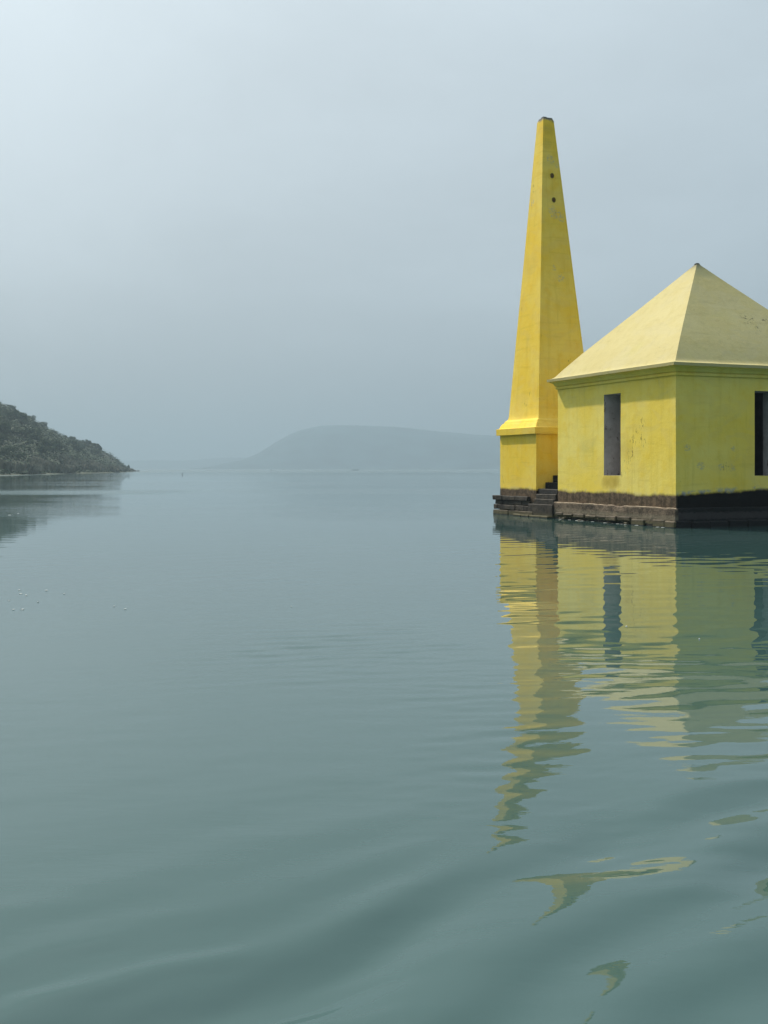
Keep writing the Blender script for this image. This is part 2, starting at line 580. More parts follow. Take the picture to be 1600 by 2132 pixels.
bm_cap = rough_block("cap", cc - .07, cc + .07, cc - .07, cc + .07, 8.76, 8.835, capm, HUT, .012, .02, 5)
# dim inner floor and ceiling close the room
mesh_obj("floor_slab", [(.3, .3, .62), (6.58, .3, .62), (6.58, 6.58, .62), (.3, 6.58, .62)], [(0, 1, 2, 3)], inside_mat, HUT)
mesh_obj("ceiling", [(.3, .3, 4.90), (.3, 6.58, 4.90), (6.58, 6.58, 4.90), (6.58, .3, 4.90)], [(0, 1, 2, 3)], inside_mat, HUT)

# plinth: rendered upper face with a worn ledge

def plinth_material():
    m, t, b = material("plinth_render")
    oc = obj_coord(t)
    sx, sy, sz = SEP(t, oc)
    n = NOISE(t, oc, 3.2, 7, 0.72)
    n2 = NOISE(t, MAP(t, oc, (1, 1, 2.4)), 9.0, 5, 0.7)
    col = MIX(t, RAMP(t, n, 0.32, 0.70), (0.050, 0.036, 0.025), (0.20, 0.145, 0.098))
    col = MIX(t, M(t, 'MULTIPLY', RAMP(t, n2, 0.52, 0.68), 0.6), col, (0.028, 0.022, 0.017))
    # pale dried-out band low on the face, mossy below
    e = M(t, 'ADD', sz, M(t, 'MULTIPLY', M(t, 'SUBTRACT', n2, 0.5), 0.2))
    band = M(t, 'MULTIPLY', RAMP(t, e, 0.16, 0.25), RAMP(t, e, 0.42, 0.30))
    col = MIX(t, M(t, 'MULTIPLY', band, 0.55), col, (0.20, 0.17, 0.115))
    col = MIX(t, RAMP(t, e, 0.20, 0.08, 0, 0.75), col, (0.12, 0.115, 0.045))
    ledge = RAMP(t, M(t, 'ADD', sz, M(t, 'MULTIPLY', M(t, 'SUBTRACT', n2, 0.5), 0.05)), 0.575, 0.592)
    col = MIX(t, M(t, 'MULTIPLY', ledge, 0.75), col, (0.40, 0.32, 0.225))
    col = MIX(t, RAMP(t, e, 0.12, 0.06), col, (0.012, 0.012, 0.009))  # shade of the undercut gap put into the face colour
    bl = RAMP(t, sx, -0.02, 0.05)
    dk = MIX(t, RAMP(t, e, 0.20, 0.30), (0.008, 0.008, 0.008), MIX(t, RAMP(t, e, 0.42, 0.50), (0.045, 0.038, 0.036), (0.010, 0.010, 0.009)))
    col = MIX(t, bl, col, dk)  # right face turns near black: its shade is put into the colour
    val(t, b.inputs['Base Color'], col)
    b.inputs['Roughness'].default_value = 0.85
    b.inputs['Specular IOR Level'].default_value = 0.25
    BUMP(t, b, M(t, 'ADD', n, M(t, 'MULTIPLY', n2, 0.5)), 0.8, 0.05)
    return m


plinth_m = plinth_material()


def plinth_ring():
    """ledge and face with bites out of the ledge edge"""
    V, F = [], []
    prof = [(0.085, -0.6), (0.095, 0.10), (0.10, 0.25), (0.098, 0.42), (0.105, 0.55), (0.095, 0.598), (-0.02, 0.606)]
    dirs = [((-1, -1), (-1, 1)), ((-1, 1), (1, 1)), ((1, 1), (1, -1)), ((1, -1), (-1, -1))]
    n = 60
    for a, c in dirs:
        b = len(V)
        for j, (p, zz) in enumerate(prof):
            e = HW + p
            for i in range(n + 1):
                f = i / n
                x = cc + e * (a[0] * (1 - f) + c[0] * f)
                y = cc + e * (a[1] * (1 - f) + c[1] * f)
                w = mnoise.noise_vector(Vector((x * 1.7, y * 1.7, zz * 2))) * 0.014
                w += mnoise.noise_vector(Vector((x * 6, y * 6, zz * 6))) * 0.010
                bite = max(0.0, mnoise.noise(Vector((x * 2.3 + 9, y * 2.3, 0.3))) - 0.22) * 0.16
                if j in (4, 5):
                    nx, ny = (cc - x), (cc - y)
                    l = math.hypot(nx, ny)
                    x += nx / l * bite * 0.7; y += ny / l * bite * 0.7; zz2 = zz - bite * (0.9 if j == 5 else 0.3)
                else:
                    zz2 = zz
                edge = 0.0 if 0 < i < n else 0.4
                V.append((x + w.x * (1 - edge), y + w.y * (1 - edge), zz2 + w.z))
        for j in range(len(prof) - 1):
            for i in range(n):
                q = b + j * (n + 1) + i
                F.append((q, q + n + 1, q + n + 2, q + 1))
    return mesh_obj("plinth", V, F, plinth_m, HUT, False)


PL = plinth_ring()
# bottom course of single stones round the two sides in view (undercut in the middle of the lit side)
rs = random.Random(3)
y = -0.14
k = 0
while y < 6.85:
    ln = rs.uniform(0.42, 0.78)
    y1 = min(y + ln, 6.9)
    near = y < 2.1
    if not (1.02 < (y + y1) / 2 < 1.45 and not (y > 1.3)):
        zlo = -0.45 if near else 0.085 + rs.uniform(-0.03, 0.06)
        zt = rs.uniform(0.185, 0.235) if near else rs.uniform(0.19, 0.25)
        rough_block("stone", -0.145 - rs.uniform(0, .05), 0.05, y + (.015 if near else .03), y1 - (.015 if near else .03), zlo, zt, stone_lit, PL, 0.022, 0.03, k)
    y = y1
    k += 1
x = -0.1
while x < 6.9:
    ln = rs.uniform(0.5, 0.9)
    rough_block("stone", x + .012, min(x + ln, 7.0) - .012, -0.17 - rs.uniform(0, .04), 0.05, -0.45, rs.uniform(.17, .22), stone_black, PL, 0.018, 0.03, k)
    x += ln
    k += 1
# loose rubble in the undercut, just breaking the surface
for i in range(17):
    yy = rs.uniform(2.2, 6.7)
    s = rs.uniform(0.04, 0.10)
    rough_block("rubble_stone", -0.16 - rs.uniform(0, .14), -0.02, yy - s, yy + s, -0.3, rs.uniform(0.0, 0.075), stone_dark, PL, 0.02, 0.025, 300 + i)

# ------------------------------------------------------------------ obelisk
OB = empty("obelisk", HUT.matrix_basis @ Vector((1.42, 9.85, 0)), (0, 0, ROT))
# keep the paint in one frame: the obelisk's parts are modelled in the hut frame and shifted back
tag(OB, "tall tapering yellow obelisk on a square pedestal behind the hut", "obelisk")
off = Matrix.Translation((-1.42, -9.85, 0))
def in_ob(o):
    o.matrix_parent_inverse = off
    return o
HP = 1.42
lean = (-0.160, 0.065)                            # the old shaft leans slightly to the left
def tilt(zz):
    f = max(0.0, (zz - 3.7) / (15.3 - 3.7))
    return (lean[0] * f, lean[1] * f)
in_ob(ring("pedestal", 1.42, 9.85, HP, [(0.0, 0.55), (0.0, 1.2), (0.0, 2.0), (0, 3.105)], tower_paint, OB, 8, 0.006))
in_ob(ring("cornice", 1.42, 9.85, HP, [(-0.02, 3.10), (0.11, 3.10), None, (0.115, 3.345), None, (0.03, 3.362), None, (0.02, 3.375),
     (-0.015, 3.47), (-0.07, 3.555), None, (-0.105, 3.562), None, (-0.115, 3.59), (-0.15, 3.655), (-0.20, 3.69), None, (-0.23, 3.70)],
     tower_paint, OB, 10, 0.005))
h0, h1 = -0.215, 0.235 - HP
sh = [(h0, 3.695), (h0 - .022, 3.76), (h0 - .04, 3.86)]
for zz in (4.6, 5.6, 6.8, 8.0, 9.2, 10.4, 11.6, 12.8, 14.0, 14.8, 15.27):
    f = (zz - 3.86) / (15.27 - 3.86)
    sh.append(((h0 - .04) * (1 - f) + h1 * f, zz))
sh += [None, (h1 - .05, 15.40)]
in_ob(ring("shaft", 1.42, 9.85, HP, sh, tower_paint, OB, 8, 0.008, top=True, tilt=tilt))
for q in range(4):
    a = q * math.pi / 2 + .4
    in_ob(rough_block("cap", 1.42 + lean[0] + .08 * math.cos(a) - .085, 1.42 + lean[0] + .08 * math.cos(a) + .085,
                9.85 + lean[1] + .08 * math.sin(a) - .085, 9.85 + lean[1] + .08 * math.sin(a) + .085, 15.36, 15.40 + .025 * (q % 3), capm, OB, .02, .02, 40 + q))
# two rusty sockets on the shaded face
sock_m = flat_mat("rusty_socket", (0.14, 0.10, 0.018), 0.8, 0.4, 8)
rust_m = flat_mat("rust", (0.13, 0.06, 0.02), 0.8, 0.4, 10)
def shaft_half(zz):
    f = (zz - 3.86) / (15.27 - 3.86)
    return HP + (h0 - .04) * (1 - f) + h1 * f
for px, py in ((1150, 365.5), (1153.5, 416)):
    p = to_hut(px, py, 'R', 9.15)
    for _ in range(4):
        yy = 9.85 + tilt(p.z)[1] - shaft_half(p.z)
        p = to_hut(px, py, 'R', yy)
    bm = bmesh.new()
    n = 14
    def rg(r, d, sq=1.0):
        return [bm.verts.new((p.x + r * math.cos(2*math.pi*i/n), yy - d, p.z + sq * r * math.sin(2*math.pi*i/n))) for i in range(n)]
    A, B, Cc, D = rg(.085, -.02, 1.25), rg(.08, .022, 1.25), rg(.055, .022, 1.25), rg(.05, .004, 1.25)
    for u1, u2 in ((A, B), (B, Cc), (Cc, D)):
        for i in range(n):
            bm.faces.new((u1[i], u1[(i+1) % n], u2[(i+1) % n], u2[i]))
    bm.faces.new(D)
    bmesh.ops.recalc_face_normals(bm, faces=bm.faces)
    me = bpy.data.meshes.new("socket"); bm.to_mesh(me); bm.free(); me.materials.append(sock_m)
    so = bpy.data.objects.new("socket", me); COL.objects.link(so); so.parent = OB; in_ob(so)
    pin = rough_block("pin", p.x - .03, p.x + .03, yy - .035, yy + .01, p.z - .045, p.z + .045, rust_m, so, .008, .012, 77)

# ------------------------------------------------------------------ stone footing below the obelisk, courses of single slabs
rs = random.Random(11)
ft = mesh_obj("footing", [(.0, 8.45, -.6), (3.0, 8.45, -.6), (3.0, 11.30, -.6), (.0, 11.30, -.6), (.0, 8.45, .58), (3.0, 8.45, .58), (3.0, 11.30, .58), (.0, 11.30, .58)],
              [(0, 1, 5, 4), (1, 2, 6, 5), (2, 3, 7, 6), (3, 0, 4, 7), (4, 5, 6, 7)], stone_dark, OB)
in_ob(ft)
def course(y0, y1, z0, z1, xo, mat, lmin, lmax, jit=.016):
    global k
    yy = y0
    while yy < y1 - 0.05:
        ln = rs.uniform(lmin, lmax)
        e = y1 if yy + ln > y1 - .25 else yy + ln
        # slabs run the depth of the footing so the end face at the far left is real too
        rough_block("stone", -xo - rs.uniform(0, .05), 0.6 if e < y1 else 2.9, yy + .004, e - .004, z0 + rs.uniform(0, .006), z1 - rs.uniform(0, .02), mat, ft, jit, .016, k)
        k += 1
        yy = e
course(8.85, 11.62, 0.575, 0.755, 0.12, stone_dark, .7, 1.3)
course(8.80, 11.57, 0.40, 0.57, 0.06, stone_dark, .5, 1.0)
course(8.5, 11.60, 0.20, 0.395, 0.10, stone_dark, .45, .9)
course(8.4, 11.62, -0.40, 0.195, 0.13, stone_lit, .5, 1.0)
# low ledge that just clears the water
course(7.0, 9.6, -0.40, 0.085, 0.34, stone_lit, .5, .9)

# ------------------------------------------------------------------ stair between obelisk and hut
ST = empty("stone_stair", HUT.matrix_basis @ Vector((0.0, 7.65, 0)), (0, 0, ROT))
tag(ST, "dark stone stair climbing in the gap between obelisk and hut", "stair")
for i, (x0, x1, z0, z1, mt) in enumerate([(-0.16, .2, .05, .485, stone_dark), (-0.10, .4, .30, .672, stone_dark), (-0.03, .6, .5, .86, stone_dark),
        (0.05, .9, .6, 1.045, stone_black), (.37, 1.2, .8, 1.28, stone_black), (.70, 1.5, 1.0, 1.54, stone_black), (1.03, 1.85, 1.2, 1.79, stone_black)]):
    rough_block("step", x0, x1, -0.655 if i else -.66, .755 if i > 2 else .77 + (.35 if i == 0 else 0), z0, z1, mt, ST, .012, .02, 500 + i)
mesh_obj("core", [(.12, -.66, -.6), (2.4, -.66, -.6), (2.4, .75, -.6), (.12, .75, -.6), (.12, -.66, .42), (2.4, -.66, .42), (2.4, .75, .42), (.12, .75, .42)],
         [(0, 1, 5, 4), (1, 2, 6, 5), (2, 3, 7, 6), (3, 0, 4, 7), (4, 5, 6, 7)], stone_black, ST)

# ------------------------------------------------------------------ water
def wave_height(X, Y):
    """height field of the lake near the boat: the boat's own dying wake and wind ripples (metres)"""
    H = np.zeros_like(X)
    r = np.random.default_rng(21)
    def env(v, a, b):
        t_ = np.clip((v - a) / (b - a), 0, 1)
        return t_ * t_ * (3 - 2 * t_)
    D = np.hypot(X, Y)
    wob = 0.35 * np.sin(0.8 * X + 0.5 * Y) + 0.25 * np.sin(1.7 * X - 0.9 * Y + 2.0)
    m1 = 0.5 + 0.5 * np.sin(0.9 * X + 0.33 * Y + 1.0) * np.sin(0.21 * Y - 0.37 * X + .6)
    side = env(X - 0.10 * Y, -2.5, 1.0)              # the water is livelier on the hut's side
    # wake: a smooth face falling towards the boat, then shorter swells; crests run forward and to the right
    th = np.radians(132.0)
    ph = X * np.cos(th) + Y * np.sin(th) + 0.09 * np.cos(2.0 * (X + 0.15)) + 0.05 * np.sin(2.6 * X + 2.1 * Y)
    kp = np.array([0.0, 1.5, 1.7, 1.9, 2.1, 2.28, 2.38, 2.50, 2.60, 2.72, 2.86, 2.98, 3.12, 3.22, 3.31, 3.39, 3.5, 3.7, 4.0, 4.4, 5.0, 5.6, 7.0])
    kv = np.array([0, .080, -.060, -.07, .200, .030, -.105, -.092, .040, .190, .070, -.032, -.046, -.046, -.030, .080, .140, .046, .022, .012, .008, .002, 0])
    tab = np.arange(0.0, 7.0, 0.002)
    sp = np.interp(tab, kp, kv)
    kk = np.hanning(23); kk /= kk.sum()
    sp = np.convolve(np.pad(sp, 11, mode='edge'), kk, 'valid')
    hp = np.cumsum(sp) * 0.002
    hp -= hp[-1]
    wide = 1 - 0.9 * env(X, 1.0, 1.7) * env(ph, 3.1, 3.5) - 0.2 * env(np.abs(X), 3.0, 9.0) + (0.9 * env(-X, -0.5, 0.6) + 0.4 * env(X, 1.25, 1.8) * (1 - env(ph, 2.7, 3.0))) * (1 - env(ph, 3.7, 4.3))
    H += 0.026 * env(X, 1.0, 1.8) * (1 - env(Y, 5.0, 8.6))
    H += np.interp(ph, tab, hp) * wide
    # on the open side the front breaks up into several narrow ridges
    kq = np.array([0, 3.05, 3.2, 3.32, 3.42, 3.54, 3.62, 3.69, 3.77, 3.86, 3.95, 4.05, 4.15, 4.28, 4.4, 4.55, 4.75, 7.0])
    kw = np.array([0, -.03, -.09, -.03, .14, .13, .02, -.16, -.10, .06, .07, -.07, -.04, .045, .02, -.03, .0, 0])
    sq = np.convolve(np.pad(np.interp(tab, kq, kw), 8, mode='edge'), np.hanning(17) / np.hanning(17).sum(), 'valid')
    hq = np.cumsum(sq) * 0.002
    hq -= hq[-1]
    phl = ph + 0.05 * np.sin(3.1 * X + 1.0) - 0.06 * X
    H += np.interp(phl, tab, hq) * 1.7 * env(-X, -0.55, 0.25) * (0.75 + 0.25 * np.sin(2.3 * X))
    # the far flank of the wake also leans to the right of the boat
    H -= 0.034 * env(X, 0.1, 1.5) * (1 - env(Y, 5.7, 8.4)) * env(Y, 4.9, 5.5)
    th2 = np.radians(112.0)
    ph2 = X * np.cos(th2) + Y * np.sin(th2)
    H += 0.0011 * (1 - env(ph, 2.6, 4.2)) * np.cos(2 * np.pi / 0.50 * ph2 + 1.8 * wob + 0.4)
    # glassy undulation farther out
    H += 0.0013 * env(D, 7.0, 9.5) * (1 - env(D, 18, 34)) * (0.4 + 0.6 * side) * np.sin(2 * np.pi / 2.1 * (0.16 * X + Y) + 1.8 * wob)
    # wind ripples: crests nearly across the view, dropping a little to the right
    for i in range(46):
        lam = 0.14 * 6.0 ** r.random()
        a = np.radians(90 + 16 + r.normal(0, 20))
        amp = np.radians(0.15) * (lam / 0.4) ** 0.25 * lam / (2 * np.pi)
        e = np.clip(lam * 30 / np.maximum(D, 1), 0, 1) ** 1.5
        H += amp * e * (0.30 + 0.5 * m1 + 0.55 * side) * np.sin(2 * np.pi / lam * (X * np.cos(a) + Y * np.sin(a)) + r.uniform(0, 6.28) + 0.5 * wob) * (1 - env(D, 26, 55))
    # fine chop between boat and hut
    g2 = env(X + 0.05 * Y, -0.4, 0.7) * env(D, 5.0, 6.0) * (1 - env(D, 11, 15)) * (0.55 + 0.45 * np.sin(1.1 * X - 1.9 * Y))
    for i in range(16):
        lam = 0.11 * 2.4 ** r.random()
        a = np.radians(90 + 12 + r.normal(0, 24))
        H += g2 * np.radians(0.34) * lam / (2 * np.pi) * np.sin(2 * np.pi / lam * (X * np.cos(a) + Y * np.sin(a)) + r.uniform(0, 6.28) + 0.8 * wob)
    # patchy cat's-paws on the open side, nearest the boat
    pat = np.clip(np.sin(0.8 * X + 0.5 * Y + 2.2) + 0.6 * np.sin(1.3 * X - 0.9 * Y) + 0.5, 0, 1.6) * env(-X, -1.6, -0.2) * env(D, 4.2, 5.6) * (1 - env(D, 9, 15))
    for i in range(14):
        lam = r.uniform(0.16, 0.42)
        a = np.radians(90 + 14 + r.normal(0, 11))
        H += pat * np.radians(1.1) * lam / (2 * np.pi) * np.sin(2 * np.pi / lam * (X * np.cos(a) + Y * np.sin(a)) + r.uniform(0, 6.28) + 0.7 * wob)
    # fine wrinkles riding on the wake
    wr = (1 - env(ph, 3.4, 4.4)) * (0.3 + 0.7 * env(np.sin(1.5 * X + 2.3 * Y), -.2, .8))
    for i in range(12):
        lam = r.uniform(0.10, 0.26)
        a = np.radians(118 + r.normal(0, 16))
        H += wr * (1 + 1.2 * env(-X, -0.5, 0.3)) * np.radians(0.6) * lam / (2 * np.pi) * np.sin(2 * np.pi / lam * (X * np.cos(a) + Y * np.sin(a)) + r.uniform(0, 6.28) + 1.2 * wob)
    # a livelier train of ripples off the near side of the hut
    g = env(X, 1.35, 2.0) * env(D, 5.2, 6.2) * (1 - env(D, 9.2, 11.0))
    for i in range(12):
        lam = r.uniform(0.22, 0.46)
        a = np.radians(90 + 16 + r.normal(0, 15))
        H += g * np.radians(0.36) * lam / (2 * np.pi) * np.sin(2 * np.pi / lam * (X * np.cos(a) + Y * np.sin(a)) + r.uniform(0, 6.28) + 0.6 * wob)
    return H


def axis(fine, span, growth, far):
    a = [0.0]
    st = fine
    while a[-1] < far:
        if a[-1] > span:
            st *= growth
        a.append(a[-1] + st)
    return np.array(a)


xp = axis(0.045, 6.5, 1.045, 8500)
xs = np.concatenate([-xp[:0:-1], xp])
yp = [1.2]
while yp[-1] < 9000:
    d = yp[-1]
    yp.append(d + (0.028 if d < 8 else min(0.028 * (d / 8) ** 1.25, 0.12) if d < 60 else (d - 58) * 0.06 + 0.12))
ys = np.concatenate([-axis(0.3, 3, 1.5, 2500)[::-1] + 1.0, np.array(yp)])
XX, YY = np.meshgrid(xs, ys)
ZZ = wave_height(XX, YY)
water_m, t, b = material("lake_water")
geo = N(t, 'ShaderNodeNewGeometry')
pos = geo.outputs['Position']
px_, py_, pz_ = SEP(t, pos)
cmb = N(t, 'ShaderNodeVectorMath', operation='LENGTH')
val(t, cmb.inputs[0], pos)
dist = cmb.outputs['Value']
mur = NOISE(t, MAP(t, pos, (0.5, 0.2, 1)), 0.35, 3, 0.5)
val(t, b.inputs['Base Color'], MIX(t, RAMP(t, mur, 0.3, 0.7), (0.034, 0.073, 0.069), (0.040, 0.080, 0.076)))
b.inputs['IOR'].default_value = 1.42
# unresolved ripples: rougher far out, in a strip along the headland's shore and in one wind patch
u_sh = M(t, 'ADD', M(t, 'ADD', px_, 62.5), M(t, 'MULTIPLY', py_, 0.1257))
strip = M(t, 'MULTIPLY', M(t, 'MULTIPLY', RAMP(t, u_sh, 0.0, 1.5), RAMP(t, u_sh, 6.0, 3.0)), RAMP(t, py_, 180.0, 240.0))
wob_y = M(t, 'ADD', py_, M(t, 'MULTIPLY', NOISE(t, MAP(t, pos, (0.06, 0.02, 1)), 1.0, 3, 0.6), 10.0))
patch = M(t, 'MULTIPLY', M(t, 'MULTIPLY', RAMP(t, wob_y, 78.0, 84.0), RAMP(t, wob_y, 102.0, 92.0)), RAMP(t, px_, -12.0, -19.0))
rgh = M(t, 'ADD', RAMP(t, dist, 120.0, 800.0, 0.012, 0.17), M(t, 'ADD', M(t, 'MULTIPLY', strip, 0.25), M(t, 'MULTIPLY', patch, 0.13)))
t.links.new(rgh, b.inputs['Roughness'])
# far ripples that the mesh is too coarse for
far_w = RAMP(t, dist, 22.0, 48.0)
patchy = NOISE(t, MAP(t, pos, (0.010, 0.05, 1), (3, 0, 0)), 1.0, 3, 0.5)
patchy = RAMP(t, patchy, 0.42, 0.60, 0.25, 1.2)
f1 = NOISE(t, MAP(t, pos, (0.55, 1.6, 1), (0, 0, 0), (0, 0, R(6))), 1.0, 4, 0.6)
h = M(t, 'MULTIPLY', M(t, 'MULTIPLY', f1, far_w), patchy)
# finest wrinkles close to the boat, in patches
n1 = NOISE(t, MAP(t, pos, (3.2, 9.0, 1), (2, 1, 0), (0, 0, R(14))), 1.0, 3, 0.6)
n2 = NOISE(t, MAP(t, pos, (0.7, 0.5, 1), (5, 3, 0)), 1.0, 3, 0.6)
fine = M(t, 'MULTIPLY', M(t, 'MULTIPLY', n1, RAMP(t, dist, 16.0, 6.0)), RAMP(t, n2, 0.36, 0.62, 0.15, 1.0))
h = M(t, 'ADD', h, M(t, 'MULTIPLY', fine, 0.085))
bn = N(t, 'ShaderNodeBump')
bn.inputs['Strength'].default_value = 1.0
bn.inputs['Distance'].default_value = 0.020
val(t, bn.inputs['Height'], h)
t.links.new(bn.outputs[0], b.inputs['Normal'])
water = np_mesh("water", np.stack([XX.ravel(), YY.ravel(), ZZ.ravel()], 1), grid_faces(len(xs), len(ys)), water_m)
tag(water, "calm grey-green lake with soft wake ripples", None, None, 'structure')

# ------------------------------------------------------------------ far hills
hill_m = flat_mat("far_forest", (0.034, 0.064, 0.074), 0.95, 0.35, 0.01)


def ridge(name, Y0, prof, depth, label, extra=0.0):
    """a hill range: crest heights from (photo x, photo y) at distance Y0, rounded front and back slopes"""
    px = np.array([p[0] for p in prof], float)
    py = np.array([p[1] for p in prof], float)
    X = (px - 800) / FPX * Y0
    Hh = np.maximum((975.5 - py) / FPX * Y0 + CAM_H, 0)
    xs_ = np.linspace(X[0], X[-1], 420)
    hs = np.interp(xs_, X, Hh)
    ker = np.hanning(13); ker /= ker.sum()
    hs = np.convolve(np.pad(hs, 6, mode='edge'), ker, 'valid')
    v = np.linspace(-1, 1, 31)
    V = []
    for j, vv in enumerate(v):
        sec = max(0.0, math.cos(vv * math.pi / 2)) ** 1.3
        for i, xx in enumerate(xs_):
            n = mnoise.fractal(Vector((xx * 0.004, vv * depth * 0.004, Y0)), 1.0, 2.0, 5) * 5.0
            n2 = mnoise.noise(Vector((xx * 0.03, vv * depth * 0.03, 1.0))) * 1.6
            V.append((xx, Y0 + vv * depth, hs[i] * sec + (n + n2) * min(1, hs[i] / 40) * sec - 2.0 * (1 - sec)))
    o = np_mesh(name, np.array(V), grid_faces(len(xs_), len(v)), hill_m)
    return tag(o, label, None, None, 'structure')


ridge("hill", 3900, [(430, 975.5), (480, 964), (520, 954), (545, 942), (575, 922), (600, 908), (625, 897), (662, 887), (700, 884.5), (750, 885.5), (815, 889.5),
      (890, 897), (975, 904), (1060, 907), (1160, 913), (1300, 925), (1450, 940), (1650, 958), (1900, 970), (2100, 975.5)], 620,
      "hazy blue hill with a long flat top on the far shore")
ridge("hill", 5600, [(-2200, 968), (-1500, 955), (-900, 962), (-300, 957), (60, 962), (190, 958), (240, 962), (300, 957), (360, 962), (430, 955), (500, 952),
      (560, 950), (700, 955), (900, 960), (1300, 955), (1800, 962), (2600, 958), (3800, 966)], 500, "faint low range fading into haze beyond the hill")

# ------------------------------------------------------------------ headland
SHORE = np.array([(-60, 120), (-82, 215), (-99, 290), (-104, 350), (-109, 420), (-117, 490), (-128, 560), (-141, 630), (-150, 670), (-155, 695), (-166, 716),
                  (-190, 732), (-240, 748), (-330, 765), (-460, 780)], float)


def shore_dist(x, y):
    """distance inland from the shoreline polyline (positive on land)"""
    best = np.full(x.shape, 1e9)
    for (ax, ay), (bx, by) in zip(SHORE[:-1], SHORE[1:]):
        dx, dy = bx - ax, by - ay
        tt = np.clip(((x - ax) * dx + (y - ay) * dy) / (dx * dx + dy * dy), 0, 1)
        best = np.minimum(best, np.hypot(x - ax - tt * dx, y - ay - tt * dy))
    xs_ = np.interp(y, SHORE[:, 1], SHORE[:, 0])
    ins = (x < xs_) & (y < 780)
    return np.where(ins, best, -best)


def land_z(x, y):
    d = shore_dist(x, y)
    z = np.where(d > 0, 0.6 * (1 - np.exp(-d / 2.0)) + 0.525 * np.maximum(d - 3, 0), d * 0.15)
    z = z + 3.2 * np.exp(-((x + 163) / 9.0) ** 2 - ((y - 640) / 28.0) ** 2) * (d > 2)
    z = np.where(z > 34, 34 + (z - 34) * 0.35, z)
    z = z + np.where(d > 4, 2.0 * np.sin(x * 0.045 + y * .031) * np.clip(d / 25, 0, 1), 0)
    # gullies and shoulders
    z = z + np.where(d > 4, 1.5 * np.sin(x * 0.085 + 1) * np.sin(y * 0.05) * np.clip(d / 30, 0, 1), 0)
    return z


gx = np.arange(-420, -58, 4.0)
gy = np.arange(120, 790, 5.0)
GX, GY = np.meshgrid(gx, gy)
GZ = land_z(GX, GY)
scrub_ground = flat_mat("scrub_earth", (0.050, 0.058, 0.034), 0.95, 0.4, 0.15)
head = np_mesh("headland", np.stack([GX.ravel(), GY.ravel(), GZ.ravel()], 1), grid_faces(len(gx), len(gy)), scrub_ground)
tag(head, "scrub covered headland sloping down to the lake on the left", None, None, 'structure')


def leaf_mat(name, a, bcol, scale):
    m, t, b = material(name)
    geo = N(t, 'ShaderNodeNewGeometry')
    n = NOISE(t, geo.outputs['Position'], scale, 4, 0.6)
    col = MIX(t, RAMP(t, n, 0.3, 0.7), a, bcol)
    col = MIX(t, M(t, 'MULTIPLY', geo.outputs['Random Per Island'], 0.15), col, tuple(c * 0.45 for c in a))
    oi = N(t, 'ShaderNodeObjectInfo').outputs['Random']
    col = MIX(t, M(t, 'MULTIPLY', oi, 0.35), col, tuple(c * 1.25 for c in bcol))
    val(t, b.inputs['Base Color'], col)
    b.inputs['Roughness'].default_value = 0.8
    b.inputs['Specular IOR Level'].default_value = 0.15
    return m


leaf_a = leaf_mat("tree_leaves", (0.022, 0.042, 0.018), (0.050, 0.076, 0.032), 0.22)
leaf_b = leaf_mat("scrub_leaves", (0.024, 0.042, 0.022), (0.050, 0.072, 0.036), 0.10)
reed_m = leaf_mat("dry_reeds", (0.085, 0.090, 0.060), (0.30, 0.275, 0.21), 0.12)
bark = flat_mat("bark", (0.06, 0.05, 0.04), 0.9, 0.3, 2.0)


def leaf_cards(C, nrm, size, r):
    """small leaf-clump faces at points C facing roughly along nrm"""
    n = len(C)
    nrm = nrm + r.normal(0, 0.55, (n, 3))
    nrm /= np.linalg.norm(nrm, axis=1)[:, None] + 1e-9
    up = r.normal(0, 1, (n, 3))
    a = np.cross(nrm, up); a /= np.linalg.norm(a, axis=1)[:, None] + 1e-9
    c = np.cross(nrm, a)
    s = size * r.uniform(0.6, 1.35, (n, 1))
    V = np.stack([C - a * s, C - c * s * .55 + nrm * s * .15, C + a * s, C + c * s * .6 - nrm * s * .1], 1).reshape(-1, 3)
    return V, np.arange(4 * n).reshape(n, 4)


def crown_mesh(name, seed, n=2200, clumps=22, spread=1.0, leaf=0.062):
    r = np.random.default_rng(seed)
    cd = r.normal(0, 1, (clumps, 3)); cd[:, 2] = np.abs(cd[:, 2]) * .9 + .05
    cd /= np.linalg.norm(cd, axis=1)[:, None]
    cs = cd * r.uniform(.35, .68, (clumps, 1)) * np.array([spread, spread, .80])
    rad = r.uniform(0.20, 0.36, clumps)
    idx = r.integers(0, clumps, n)
    d = r.normal(0, 1, (n, 3)); d /= np.linalg.norm(d, axis=1)[:, None]
    rr = rad[idx] * r.uniform(0.75, 1.08, n)
    C = cs[idx] + d * rr[:, None] * np.array([1, 1, .85])
    V, F = leaf_cards(C, d + np.array([0, 0, .3]), leaf, r)
    me = bpy.data.meshes.new(name)
    me.from_pydata(V.tolist(), [], F.tolist())
    me.materials.append(leaf_a)
    return me


